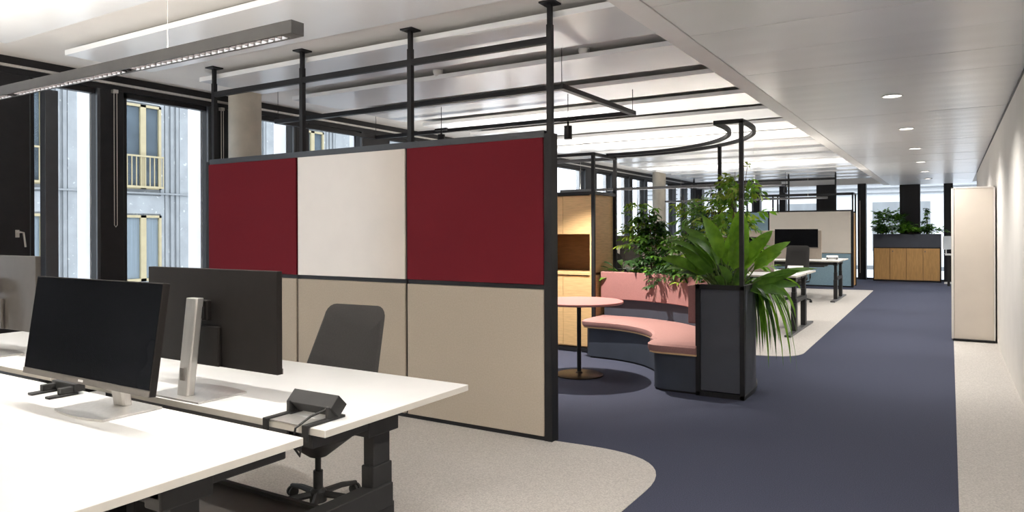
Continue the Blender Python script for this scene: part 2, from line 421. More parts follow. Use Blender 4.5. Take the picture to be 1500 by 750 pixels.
o = B((-60, -40, -6.3), (-7.7, 80, -6.0)).build('street', 'paving', None); o['kind'] = 'structure'
eb = thing('white_building', 'white rendered building outside beyond the end windows', 'building', (0, 31, 0))
B((-12, 0, -1), (8, .5, 9)).build('wall', 'white_fin', eb)
for a in (-6.2, -2.65, .9, 4.4):
    f = B((a, -.06, .62), (a+2.1, 0, 2.66)).build('window', 'white_plastic', eb)
    B((a+.08, -.08, .70), (a+2.02, -.06, 2.58)).build('pane', 'curtain', f)
for z in (2.9, 3.1, 3.3): B((-12, -.15, z), (8, 0, z+.05)).build('ledge', 'stone_fin', eb)
B((-12, -.2, -.05), (8, 0, .12)).build('plinth', 'stone_fin', eb)

# ================================================================== PARTITION
def post_with_flange(parent, x, y, z0):
    B((x-.020, y-.020, z0), (x+.020, y+.020, 2.98)).build('post', 'black_metal', parent, world=True)
    MB().box((x-.016, y-.016, 2.98), (x+.016, y+.016, 3.125)).box((x-.06, y-.06, 3.128), (x+.06, y+.06, 3.14)).build('post_foot', 'black_metal', parent, world=True)
PY = 4.46
pt = thing('room_divider', 'freestanding divider of burgundy, cream and beige panels in black frame', 'room divider', (-4.35, PY, 0))
XS = [-6.26, -5.0, -3.735, -2.47]
for x in XS[1:-1]: B((x-.012, PY+.006, .03), (x+.012, PY+.07, 2.17)).build('mullion', 'black_metal', pt, world=True)
B((XS[0]-.05, PY-.004, 0), (XS[0]-.001, PY+.09, 2.20)).build('frame_post', 'black_metal', pt, world=True)
B((XS[-1]+.001, PY-.004, 0), (XS[-1]+.06, PY+.09, 2.20)).build('frame_post', 'black_metal', pt, world=True)
B((XS[0], PY+.006, 1.085), (XS[-1], PY+.07, 1.115)).build('middle_rail', 'black_metal', pt, world=True)
B((XS[0]-.001, PY, 2.172), (XS[-1]+.001, PY+.08, 2.222)).build('top_rail', 'slate_metal', pt, world=True)
B((XS[0], PY, .004), (XS[-1], PY+.08, .034)).build('bottom_rail', 'black_metal', pt, world=True)
for j in range(3):
    a, b = XS[j]+.012, XS[j+1]-.012
    if j == 0: a = XS[0]+.003
    if j == 2: b = XS[-1]-.002
    m, lab = (('red', 'burgundy fabric panel'), ('cream', 'glossy cream whiteboard panel'), ('red', 'burgundy fabric panel'))[j]
    B((a, PY-.012, 1.118), (b, PY+.05, 2.170)).build('upper_panel', m, pt, world=True, bevel=.003, label=lab)
    B((a, PY-.012, .036), (b, PY+.05, 1.082)).build('lower_panel', 'felt', pt, world=True, bevel=.004, label='beige felt panel')
for x in (-6.235, -4.98, -3.725, -2.44): post_with_flange(pt, x, PY+.04, 2.2)
B((-6.235, PY+.022, 2.845), (-2.44, PY+.058, 2.895)).build('upper_rail', 'black_metal', pt, world=True)

# far divider, same construction
PF = 20.6
pf = thing('room_divider', 'far divider of cream over pale blue panels behind the back desks', 'room divider', (-3.3, PF, 0))
for a, b in ((-4.27, -2.22), (-6.4, -4.31)):
    B((a, PF-.012, .90), (b, PF+.05, 2.0)).build('upper_panel', 'cream_matt' if a > -5 else 'blue_felt', pf, world=True, bevel=.003, label='cream panel' if a > -5 else 'pale blue panel')
    B((a, PF-.012, .036), (b, PF+.05, .885)).build('lower_panel', 'blue_felt', pf, world=True, bevel=.003, label='pale blue panel')
MB().box((-4.31, PF-.02, 0), (-4.27, PF+.07, 2.04)).box((-6.44, PF-.02, 0), (-6.4, PF+.07, 2.04)).box((-2.22, PF-.02, 0), (-2.16, PF+.07, 2.04)).box((-6.4, PF, 2.0), (-2.2, PF+.07, 2.04)).box((-6.4, PF, .0), (-2.2, PF+.07, .036)).build('frame', 'black_metal', pf, world=True)
for x in (-6.4, -5.1, -3.77, -2.59): post_with_flange(pf, x, PF+.03, 2.02)
B((-7.2, PF+.012, 2.85), (-2.57, PF+.048, 2.91)).build('upper_rail', 'black_metal', pf, world=True)
fc = thing('tall_cabinet', 'brown oak tall cabinet behind the far cream divider', 'cabinet', (-3.4, PF+.12, 0))
B((-4.9, PF+.12, .03), (-2.19, PF+.75, 1.97)).build('body', 'wood_dark', fc, world=True)
mb = MB()
for x in (-4.9, -4.2, -2.19):
    for y in (PF+.11, PF+.76): mb.box((x-.02, y-.02, 0), (x+.02, y+.02, 2.5))
for y in (PF+.11, PF+.76): mb.box((-4.92, y-.02, 2.46), (-2.17, y+.02, 2.5)).box((-4.92, y-.02, 1.97), (-2.17, y+.02, 2.01))
for x in (-4.9, -2.19): mb.box((x-.02, PF+.1, 2.46), (x+.02, PF+.77, 2.5))
mb.build('frame', 'black_metal', fc, world=True)

# ================================================================== DESKS
def desk_parts(root, L, D, z, front):   # one sit-stand desk; local origin at floor centre; front = +1/-1 : side where the user sits
    B((-L/2, -D/2, z-.026), (L/2, D/2, z)).build('desktop', 'desk_white', root, bevel=.0015)
    mb = MB().box((-L/2+.002, -D/2-.0012, z-.0245), (L/2-.002, -D/2, z-.0015)).box((-L/2+.002, D/2, z-.0245), (L/2-.002, D/2+.0012, z-.0015)).box((-L/2-.0012, -D/2+.002, z-.0245), (-L/2, D/2-.002, z-.0015)).box((L/2, -D/2+.002, z-.0245), (L/2+.0012, D/2-.002, z-.0015))
    mb.build('edge_band', 'desk_edge', root)
def leg_at(root, x, y, z, d):
    t = z-.026
    m = MB().box((x-.036, y-.062, .02), (x+.036, y+.062, .44)).box((x-.031, y-.054, .44), (x+.031, y+.054, .60)).box((x-.027, y-.046, .60), (x+.027, y+.046, t-.05))
    o = m.build('leg', 'dark_plastic', root, bevel=.004)
    a, b = sorted((y-d*.085, y+d*.36))
    MB().box((x-.040, y-.085, t-.085), (x+.040, y+.085, t-.012)).box((x-.035, a, t-.055), (x+.035, b, t-.001)).build('bracket', 'dark_plastic', o, bevel=.006)
    return o
ZD = .83
def make_desk(label, L=1.8, D=.82, z=ZD, loc=(0, 0, 0), legs=(-1, 1), group=None, d=1):
    t = thing('desk', label, 'desk', loc, 0, group)
    desk_parts(t, L, D, z, 1)
    for s in legs:
        leg_at(t, s*(L/2-.11), d*.045, z, d)
    B((-L/2+.10, -.03, z-.10), (L/2-.10, .03, z-.05)).build('crossbar', 'dark_plastic', t)
    MB().box((-L/2+.25, d*.22-.06, z-.16), (L/2-.35, d*.22+.06, z-.15)).box((-L/2+.25, d*.22-.06, z-.16), (L/2-.35, d*.22-.05, z-.05)).box((-L/2+.25, d*.22+.05, z-.16), (L/2-.35, d*.22+.06, z-.05)).build('cable_tray', 'grey_lamp', t)
    return t
GD = 'white desks in the near bench'
make_desk('white desk in the near row, with a dark screen facing the camera', loc=(-2.70, 1.215, 0), group=GD, D=.82)
make_desk('white desk at the left edge of the near row', loc=(-4.505, 1.215, 0), group=GD, D=.82)
make_desk('white desk in front of the burgundy divider with socket box on its corner', loc=(-2.70, 2.14, 0), group=GD, D=.84, d=-1)
make_desk('white desk at the far left before the window wall', loc=(-4.505, 2.14, 0), group=GD, D=.84, d=-1)
# bench understructure: beams joining the legs
bf = thing('bench_frame', 'black floor frame joining the legs of the near desks', 'desk frame', (-1.9, 1.68, 0))
for x in (-1.90, -3.60, -5.3):
    MB().box((x-.035, 1.22, .43), (x+.035, 2.14, .52)).build('crossbeam', 'dark_plastic', bf, world=True, bevel=.004)
    MB().box((x-.05, .82, .004), (x+.05, 2.54, .035)).build('foot', 'dark_plastic', bf, world=True, bevel=.006)
B((-5.3, 1.64, .44), (-1.87, 1.90, .455)).build('shelf', 'mon_back_pale', bf, world=True)
B((-5.3, 1.89, .42), (-1.87, 1.91, .47)).build('shelf_edge', 'dark_plastic', bf, world=True)

# ------------------------------------------------------------------ monitors
def make_monitor(label, w=.855, h=.385, back='mon_back', group=None, zc=.28, loc=(0, 0, 0), rz=0, tilt=.06, neck=.40, basecol='silver'):
    """local: screen faces -y; stand on +y side; origin at the stand's base on the desk"""
    t = thing('monitor', label, 'monitor', loc, rz, group)
    mt = Matrix.Translation((0, -.10, zc)) @ Matrix.Rotation(-tilt, 4, 'X')
    MB().box((-w/2, -.012, -h/2), (w/2, .014, h/2), mt).build('housing', back, t, bevel=.003)
    MB().box((-w/2+.004, -.0135, -h/2+.024), (w/2-.004, -.012, h/2-.004), mt).build('screen', 'screen', t)
    MB().box((-w/2, -.0145, -h/2), (w/2, -.0121, -h/2+.022), mt).build('bezel', 'bezel', t)
    MB().box((-.016, -.0155, -h/2+.007), (.016, -.0145, -h/2+.015), mt).build('logo', 'white_plastic', t, bevel=.002)
    MB().box((-.09, .014, -h/2+.002), (.09, .032, -.035), mt).box((-.05, .03, -.01), (.05, .055, .075), mt).build('rear_housing', back, t, bevel=.006)
    MB().box((-.035, -.045, zc-.0), (.035, -.015, zc+.05)).build('mount', 'dark_plastic', t, bevel=.004)
    nk = MB().prism([(-.036, -.012), (-.03, -.020), (.03, -.020), (.036, -.012), (.036, .012), (.03, .018), (-.03, .018), (-.036, .012)], .008, neck)
    nk.v = [(x, y-.045*(z/neck)+.02, z) for x, y, z in nk.v]
    n_ = nk.build('stand_neck', basecol, t, bevel=.002)
    B((-.012, .033, .07), (.012, .036, .12)).build('cable_slot', 'bezel', n_)
    pts = [(-.165, .075), (-.165, -.15)]+[(-.165+.33*i/10, -.15-.022*(1-(2*i/10-1)**2)+.0) for i in range(1, 10)]+[(.165, -.15), (.165, .075)]
    MB().prism(pts, 0, .008).build('stand_base', basecol, t, bevel=.0015)
    return t
GM = 'ultrawide monitors on the near bench'
m1 = make_monitor('black ultrawide monitor facing the camera on the near white desk', loc=(-2.72, 1.54, ZD), zc=.305, group=GM, neck=.27, tilt=.14)
m2 = make_monitor('dark back of a wide monitor, silver stand, before the burgundy divider', loc=(-2.66, 1.80, ZD), rz=PI, zc=.315, tilt=.0, h=.405, group=GM)
m3 = make_monitor('grey back of a wide monitor cut by the left edge of the photo', loc=(-4.53, 1.80, ZD), rz=PI, zc=.345, tilt=.0, h=.405, back='mon_back_pale', group=GM)

# ------------------------------------------------------------------ power boxes
def make_power(label, loc, rz=0, mbody='dark_plastic'):
    t = thing('socket_box', label, 'socket box', loc, rz, 'desk socket boxes')
    mt = Matrix.Translation((0, .015, .046)) @ Matrix.Rotation(R(45), 4, 'X')
    MB().box((-.115, -.028, -.028), (.115, .028, .028), mt).build('housing', mbody, t, bevel=.002)
    for x in (-.07, .07):
        MB().box((x-.032, -.022, -.0295), (x+.032, .022, -.0275), mt).build('socket', 'silver', t)
    for x in (-.10, .10):
        MB().box((x-.012, -.13, .0), (x+.012, .05, .010)).box((x-.012, -.135, -.045), (x+.012, -.125, .010)).box((x-.008, -.03, .008), (x+.008, .02, .05)).build('clamp', 'dark_plastic', t, bevel=.002)
    return t
sb = make_power('dark socket box clamped to the desk corner nearest the divider', (-1.98, 1.835, ZD))
B((-.095, -.122, .001), (.095, -.035, .004)).build('tray', 'silver', sb)
MB().tube([(.09, -.02, .04), (.085, -.09, .03), (.07, -.145, .0), (.06, -.15, -.06), (.075, -.13, -.10), (.09, -.14, -.06)], .0045, 8).build('cable', 'dark_plastic', sb)
cl = thing('cable_clamp', 'dark double arm clamp on the seam below the near screen', 'clamp', (-3.10, 1.55, ZD))
for x in (-.14, 0.0):
    MB().box((x-.018, -.085, .0), (x+.018, .03, .010)).box((x-.014, -.04, .01), (x+.014, .05, .035)).build('arm', 'dark_plastic', cl, bevel=.003)
B((-.16, .01, .012), (.02, .055, .045)).build('bar', 'dark_plastic', cl, bevel=.003)

# ------------------------------------------------------------------ chairs
def rr(w, h, r, n=5, wt=None):
    wt = wt or w; out = []
    for (cx, cz, a0) in ((w/2-r, r, -90), (wt/2-r, h-r, 0), (-wt/2+r, h-r, 90), (-w/2+r, r, 180)):
        for i in range(n+1):
            a = R(a0+90*i/n); out.append((cx+r*math.cos(a), cz+r*math.sin(a)))
    return out
def make_chair(label, loc, rz, seat_z=.45, back_h=.50, wb=.50, wt=.40, group=None, arms=True):
    """local: sitter faces -y"""
    t = thing('office_chair', label, 'chair', loc, rz, group)
    prof = rr(wb, back_h, .07, 5, wt)
    m = MB(); ring = []
    def bx(x, z, off):   # curved back
        zz = z/back_h
        return (x, .13+.20*zz+.05*math.sin(PI*zz)*.3-.28*x*x+off, seat_z+.10+z)
    n = len(prof); layers = []
    for (sc_, off) in ((.0, -.012), (.55, -.016), (.93, -.014), (1.0, 0), (.93, .014), (.55, .018), (0, .016)):
        layers.append([bx(x*sc_, back_h/2+(z-back_h/2)*sc_, off) for x, z in prof])
    vs = [v for l in layers for v in l]
    fs = [(j*n+i, j*n+(i+1) % n, (j+1)*n+(i+1) % n, (j+1)*n+i) for j in range(len(layers)-1) for i in range(n)]
    m.add(vs, fs, True).build('backrest', 'chair_fab', t)
    sp = smooth_poly([(-.24, -.25, .10), (.24, -.25, .10), (.22, .22, .10), (-.22, .22, .10)], 5)
    mm = MB(); n = len(sp); vs = []
    for sc_, z in ((.0, .0), (.6, .0), (.92, .02), (1, .05), (.96, .085), (.6, .095), (0, .09)):
        vs += [(x*sc_, y*sc_, seat_z-.06+z-.02*abs(0)) for x, y in sp]
    fs = [(j*n+i, j*n+(i+1) % n, (j+1)*n+(i+1) % n, (j+1)*n+i) for j in range(6) for i in range(n)]
    mm.add(vs, fs, True).build('seat', 'chair_fab', t)
    MB().lathe([(.05, seat_z-.16), (.13, seat_z-.10), (.19, seat_z-.055), (.19, seat_z-.045)], (0, 0), 20).build('seat_pan', 'dark_plastic', t)
    MB().tube([(0, .12, seat_z-.09), (0, .24, seat_z-.06), (0, .29, seat_z+.08), (0, .27, seat_z+.35)], .022, 8).build('back_spine', 'dark_plastic', t)
    MB().lathe([(.026, .10), (.026, .22), (.016, .22), (.016, seat_z-.1)], (0, 0), 16).build('gas_column', 'dark_plastic', t)
    mb = MB().lathe([(.045, .055), (.045, .11), (.03, .125)], (0, 0), 16)
    t2 = mb.build('hub', 'dark_plastic', t)
    for i in range(5):
        a = 2*PI*i/5+.3; c, s_ = math.cos(a), math.sin(a)
        MB().tube([(.03*c, .03*s_, .095), (.18*c, .18*s_, .085), (.30*c, .30*s_, .062)], .020, 8, taper=.65).build('base_arm', 'dark_plastic', t)
        mw = Matrix.Translation((.295*c, .295*s_, .03)) @ Matrix.Rotation(a, 4, 'Z') @ Matrix.Rotation(PI/2, 4, 'Y')
        q = MB().lathe([(.018, -.025), (.028, -.02), (.028, -.006), (.02, -.004), (.02, .004), (.028, .006), (.028, .02), (.018, .025)], (0, 0), 14)
        q.v = [tuple(mw @ Vector(v)) for v in q.v]
        q.build('caster', 'dark_plastic', t)
    if arms:
        for sx in (-1, 1):
            MB().tube([(sx*.15, .05, seat_z-.08), (sx*.26, .04, seat_z-.06), (sx*.28, .03, seat_z+.02), (sx*.28, .02, seat_z+.18)], .014, 8).box((sx*.28-.035, -.12, seat_z+.18), (sx*.28+.035, .12, seat_z+.205)).build('armrest', 'dark_plastic', t)
    return t
GC = 'office chairs'
make_chair('charcoal chair with smooth rounded back at the near desk by the divider', (-2.90, 2.72, 0), R(4), seat_z=.46, back_h=.52, wb=.55, wt=.44, group=GC, arms=False)
ca = make_chair('black mesh chair between the two far desk rows, before the wide black screen', (-2.75, 15.75, 0), R(0), seat_z=.50, back_h=.58, wb=.48, wt=.46, group=GC)

# ------------------------------------------------------------------ far benches
def bench(x1, yc, n, lab, seed):
    """double row of desks with shared screen"""
    grp = 'far white desks'
    for i in range(n):
        for s in (-1, 1):
            d = make_desk(lab[i*2+(s > 0)], L=1.8, D=.8, z=.86, loc=(x1-.9-1.82*i, yc+s*.44, 0), legs=(-1, 1) if i == 0 else (-1,), group=grp, d=-s)
            
    f = thing('bench_frame', lab[-1], 'desk frame', (x1-.1, yc, 0))
    for i in range(n+1):
        xx = x1-.1-1.8*i
        B((xx-.045, yc-.95, .004), (xx+.045, yc+.95, .035)).build('foot', 'grey_lamp', f, world=True, bevel=.006)
        B((xx-.03, yc-.44, .44), (xx+.03, yc+.44, .50)).build('crossbeam', 'dark_plastic', f, world=True)
bench(-1.84, 11.45, 2, ['white desk nearest the hanging strap leaves', 'white desk at the corridor end, back half of the middle bench',
      'white desk of the middle bench hidden behind the leaf planter', 'white desk of the middle bench by the windows', 'black floor frame under the middle bench'], 1)
bench(-1.98, 17.0, 2, ['white desk behind the mesh chair in the farthest bench', 'white desk of the farthest bench nearest the blue divider',
      'white desk of the farthest bench toward the windows', 'white desk of the farthest bench, window side, back half', 'black floor frame under the farthest bench'], 2)
def screen_panel(lab, x0, x1, y, z0, z1):
    o = B((x0, y-.015, z0), (x1, y+.015, z1)).build('desk_screen', 'taupe', None, bevel=.004); tag(o, lab, 'desk screen', 'taupe desk screens'); return o
screen_panel('taupe desk screen behind the far black monitor beside the leaf planter', -4.9, -2.31, 11.45, .862, 1.42)
screen_panel('taupe desk screen under the farthest wide black monitor', -4.6, -2.42, 17.0, .862, 1.50)
make_monitor('black monitor half hidden by the large leaves', w=.86, h=.40, loc=(-2.84, 11.25, .86), zc=.34, group='monitors on the far desks', tilt=.02)
make_monitor('wide black monitor above the mesh chair', w=.90, h=.42, loc=(-2.90, 16.8, .86), zc=.46, group='monitors on the far desks', tilt=.02, neck=.42)
make_monitor('grey monitor seen between oak cabinet and bushy plant', w=.80, h=.45, loc=(-4.75, 11.10, .86), rz=R(180), zc=.34, back='mon_back_pale', group='monitors on the far desks', tilt=.02)
make_power('white socket box on the middle bench at the corridor end', (-2.08, 11.9, .86), 0, 'white_plastic')
make_power('white socket box on the farthest bench at the corridor end', (-2.22, 17.1, .86), 0, 'white_plastic')
dup(ca, (-2.75, 10.35, 0), R(175), 'black mesh chair behind the hanging strap leaves', GC)
dup(ca, (-4.35, 10.0, 0), R(185), 'black mesh chair behind the oak cabinet corner', GC)

# ================================================================== OAK CABINETS WITH BLACK FRAME
oc = thing('shelf_cabinet', 'light oak cabinet wall with open niche behind the pink table', 'cabinet', (-5.0, 8.0, 0))
X0, X1 = -6.26, -3.765
B((X0, 8.02, .06), (X1-.022, 8.64, .94)).build('lower_body', 'wood', oc, world=True)
B((X0, 8.02, 1.46), (X1-.022, 8.64, 1.945)).build('upper_body', 'wood', oc, world=True)
B((X0, 8.55, .94), (X1-.02, 8.64, 1.46)).build('niche_back', 'wood_shadow', oc, world=True, label='niche back in shade-darkened oak')
B((X0, 8.0, .955), (X1, 8.60, .985)).build('shelf', 'wood', oc, world=True)
B((X1-.022, 7.995, .06), (X1, 8.65, 1.95)).build('side_panel', 'wood', oc, world=True)
x = X1-.022
while x > X0+.2:
    a = x-.375
    B((a+.002, 8.0, .075), (x-.002, 8.02, .925)).build('door', 'wood', oc, world=True, bevel=.001)
    B((a+.002, 8.0, 1.465), (x-.002, 8.02, 1.94)).build('door', 'wood', oc, world=True, bevel=.001)
    if int((X1-x)/.375) % 2 == 1:
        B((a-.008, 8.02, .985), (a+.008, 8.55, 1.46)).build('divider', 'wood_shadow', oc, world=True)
    x = a
mb = MB()
for (x, y) in ((X1+.025, 8.0), (X1+.025, 8.67), (X0, 8.0), (X0, 8.67)): mb.box((x-.02, y-.02, 0), (x+.02, y+.02, 2.47))
for y in (8.0, 8.67):
    for z in (2.45, 1.97, .03): mb.box((X0-.02, y-.018, z-.02), (X1+.045, y+.018, z+.02))
for x in (X1+.025, X0):
    for z in (2.45, 1.97, .03): mb.box((x-.018, 8.0, z-.02), (x+.018, 8.67, z+.02))
mb.build('frame', 'black_metal', oc, world=True)
B((X0, 8.01, 1.95), (X1, 8.66, 1.968)).build('top_board', 'black_metal', oc, world=True)

# ================================================================== CURVED PLANTER BENCH
CX_, CY_ = -3.5, 6.7
def arc(r, a0, a1, n, c=(CX_, CY_)):
    return [(c[0]+r*math.cos(R(a0+(a1-a0)*i/n)), c[1]+r*math.sin(R(a0+(a1-a0)*i/n))) for i in range(n+1)]
def ring(r0, r1, a0, a1, n, ext0=None, ext1=None):
    o = arc(r1, a0, a1, n); i = arc(r0, a0, a1, n)
    out = list(o); inn = list(i)
    if ext0 is not None: out = [(CX_+r1, ext0)]+out; inn = [(CX_+r0, ext0)]+inn
    if ext1 is not None: out = out+[(ext1, CY_+r1)]; inn = inn+[(ext1, CY_+r0)]
    return out, inn
def ring_prism(mb, r0, r1, a0, a1, n, z0, z1, ext0=None, ext1=None):
    o, i = ring(r0, r1, a0, a1, n, ext0, ext1)
    m = len(o)
    vs = [(x, y, z0) for x, y in o]+[(x, y, z0) for x, y in i]+[(x, y, z1) for x, y in o]+[(x, y, z1) for x, y in i]
    fs = []
    for k in range(m-1):
        fs += [(k, k+1, 2*m+k+1, 2*m+k), (m+k+1, m+k, 3*m+k, 3*m+k+1), (2*m+k, 2*m+k+1, 3*m+k+1, 3*m+k), (k+1, k, m+k, m+k+1)]
    fs += [(0, 2*m, 3*m, m), (m-1, 2*m-1, 4*m-1, 3*m-1)]
    return mb.add(vs, fs, True)
pb = thing('planter_bench', 'curved slate planter wall with rose upholstered bench', 'bench', (-2.6, 7.4, 0))
RI, RO_ = 1.53, 1.94
YN = 6.43
ring_prism(MB(), RI, RI+.02, 0, 90, 40, .03, .99, YN+.02, -3.70).build('inner_wall', 'slate', pb, world=True)
ring_prism(MB(), RO_-.02, RO_, 0, 90, 40, .03, .99, YN+.02, -3.70).build('outer_wall', 'planter_grey', pb, world=True)
ring_prism(MB(), RI+.02, RO_-.02, 0, 90, 40, .86, .90, YN+.04, -3.70).build('soil', 'soil', pb, world=True)
B((CX_+RI+.02, YN+.012, .05), (CX_+RO_-.03, YN+.03, .98)).build('end_panel', 'planter_grey', pb, world=True)
fr = MB()
xl, xr = CX_+RI-.012, CX_+RO_+.012
fr.box((xl, YN-.01, 0), (xl+.04, YN+.03, 1.01)).box((xr-.04, YN-.01, 0), (xr, YN+.03, 1.01)).box((xl, YN-.01, .97), (xr, YN+.03, 1.01)).box((xl, YN-.01, 0), (xr, YN+.03, .04))
fr.build('end_frame', 'black_metal', pb, world=True, bevel=.002)
ring_prism(MB(), RO_-.02, RO_+.012, 0, 90, 40, .97, 1.01, YN+.03, -3.70).build('outer_rim', 'black_metal', pb, world=True)
ring_prism(MB(), RO_-.02, RO_+.012, 0, 90, 40, 0, .035, YN+.03, -3.70).build('outer_plinth', 'black_metal', pb, world=True)
B((-2.06, 6.44, .65), (-1.974, 6.62, .995)).build('backrest', 'pink_back', pb, world=True, bevel=.01)
ring_prism(MB(), RI-.065, RI-.002, 0, 90, 40, .655, .995, 6.63, -3.72).build('backrest', 'pink_back', pb, world=True, bevel=.008)
# seat outline
def seat_outline(inset):
    r = .95+inset
    yb = 6.40+inset; xb = -2.47+inset
    inner = arc(r, 91, 8, 26)                                    # from left end to the near end, concave
    left = [(-3.72, CY_+RI-.003), (-3.74+inset, CY_+1.35), (-3.74+inset, CY_+r+.06), (-3.70+inset, CY_+r+.015)]
    corner = [(xb+.02, CY_-.02), (xb-.0, yb+.22), (xb+.005, yb+.13), (xb+.03, yb+.06), (xb+.09, yb+.015), (xb+.18, yb)]
    near = [(CX_+RI-.004, yb)]
    outer = arc(RI-.004, 0, 90, 26)
    return left+inner+corner+near+outer
MB().prism(seat_outline(.035), 0.02, .355, True).build('seat_base', 'slate', pb, world=True)
MB().prism(seat_outline(.05), 0.0, .022, True).build('plinth', 'black_metal', pb, world=True)
MB().prism(seat_outline(0.0), .355, .370, True).build('plywood_edge', 'plywood', pb, world=True)
so = seat_outline(-.004); so2 = seat_outline(-.012); so3 = seat_outline(.012)
n = len(so); vs = [(x, y, .371) for x, y in so]+[(x, y, .395) for x, y in so2]+[(x, y, .43) for x, y in so2]+[(x, y, .449) for x, y in so3]
fs = [(j*n+i, j*n+(i+1) % n, (j+1)*n+(i+1) % n, (j+1)*n+i) for j in range(3) for i in range(n)]+[tuple(range(3*n, 4*n)), tuple(range(n-1, -1, -1))]
MB().add(vs, fs, True).build('seat_cushion', 'pink_seat', pb, world=True)
# tube trellis above the planter
tr = MB()
zt = 2.47
# tr frame is attached to the planter: part of it
def sq(r, y0, x1): return [(CX_+r, y0, zt)]+[(x, y, zt) for x, y in arc(r, 0, 90, 36)]+[(x1, CY_+r, zt)]
MB().tube(sq(1.93, YN+.0, -3.74), .018, 4).build('outer_rail', 'black_metal', pb, world=True)
MB().tube(sq(1.70, YN+.0, -3.74), .018, 4).build('inner_rail', 'black_metal', pb, world=True)
B((CX_+1.69, YN-.018, zt-.018), (CX_+1.948, YN+.018, zt+.018)).build('end_rail', 'black_metal', pb, world=True)
B((CX_+1.912, YN-.018, 1.01), (CX_+1.948, YN+.018, zt)).build('post', 'black_metal', pb, world=True)
ax, ay = arc(1.93, 49, 49.1, 1)[0]
B((ax-.018, ay-.018, .99), (ax+.018, ay+.018, zt)).build('post', 'black_metal', pb, world=True)
# ------------------------------------------------------------------ table
tb = thing('round_table', 'round pink cafe table on a black column and disc base', 'table', (-3.30, 6.70, 0))
MB().lathe([(.45, .752), (.46, .758), (.46, .774), (.457, .777)], (0, 0), 64).build('tabletop', 'pink_top', tb)
MB().lathe([(.25, .004), (.25, .012), (.23, .020), (.04, .026), (.028, .04)], (0, 0), 48).build('base', 'bronze', tb)
MB().lathe([(.022, .03), (.022, .745), (.09, .746), (.09, .752)], (0, 0), 24).build('column', 'black_metal', tb)

# ================================================================== TALL LOCKER, FAR CABINET
lk = thing('tall_locker', 'tall greige locker standing against the right wall', 'cabinet', (.25, 11.4, 0))
B((.03, 11.36, .03), (.50, 12.56, 2.06)).build('body', 'locker', lk, world=True)
B((.045, 11.34, .035), (.485, 11.36, 2.055)).build('front_panel', 'locker', lk, world=True, bevel=.002)
MB().box((.012, 11.335, .03), (.040, 12.56, 2.075)).box((.488, 11.335, .03), (.505, 12.56, 2.075)).box((.012, 11.335, 2.058), (.505, 12.56, 2.075)).build('frame', 'locker_edge', lk, world=True)
B((.03, 11.36, 0), (.50, 12.5, .03)).build('plinth', 'black_metal', lk, world=True)
B((.030, 11.3, .02), (.500, 11.36, .035)).build('base_rail', 'black_metal', lk, world=True)

pc = thing('planter_cabinet', 'oak cabinet with charcoal planter box on top at the corridor end', 'cabinet', (-1.09, 23.65, 0))
B((-1.93, 23.665, .04), (-.25, 24.06, .98)).build('body', 'wood_shadow', pc, world=True)
for i in range(4):
    a = -1.93+i*.42
    d = B((a+.006, 23.64, .05), (a+.414, 23.66, .97)).build('door', 'wood_dark', pc, world=True, bevel=.001)
    if i in (1, 3):
        B((a+.06 if i == 1 else a+.04, 23.63, .86), (a+.085 if i == 1 else a+.065, 23.64, .90)).build('lock', 'bezel', d, world=True)
MB().box((-1.95, 23.63, 0), (-1.93, 24.06, 1.0)).box((-.25, 23.63, 0), (-.22, 24.06, 1.0)).box((-1.95, 23.63, 0), (-.22, 24.06, .04)).box((-1.95, 23.63, .975), (-.22, 24.06, 1.0)).build('frame', 'black_metal', pc, world=True)
MB().box((-1.95, 23.62, 1.0), (-.22, 23.64, 1.385)).box((-1.95, 24.04, 1.0), (-.22, 24.06, 1.385)).box((-1.95, 23.64, 1.0), (-1.93, 24.04, 1.385)).box((-.24, 23.64, 1.0), (-.22, 24.04, 1.385)).build('planter_box', 'planter_grey', pc, world=True)
B((-1.93, 23.64, 1.28), (-.24, 24.04, 1.32)).build('soil', 'soil', pc, world=True)
# small desk and pale monitor glimpsed beyond
gd = thing('desk', 'narrow desk glimpsed between far oak cabinet and tall locker', 'desk', (.3, 22.6, 0))
B((-.42, -.4, .82), (.9, .4, .85)).build('desktop', 'desk_white', gd)
for x in (-.34, .8):
    for y in (-.3, .3): B((x-.03, y-.03, .004), (x+.03, y+.03, .82)).build('leg', 'dark_plastic', gd)
B((-.34, -.02, .42), (.8, .02, .5)).build('crossbar', 'dark_plastic', gd)
gm = thing('monitor', 'pale monitor turned away on the narrow desk beside far oak cabinet', 'monitor', (-.08, 22.6, .85), R(70))
B((-.26, -.012, .12), (.26, .012, .48)).build('housing', 'white_plastic', gm, bevel=.004)
B((-.02, 0.012, .01), (.02, .03, .3)).build('stand_neck', 'silver', gm); B((-.1, -.08, 0), (.1, .1, .01)).build('stand_base', 'silver', gm)

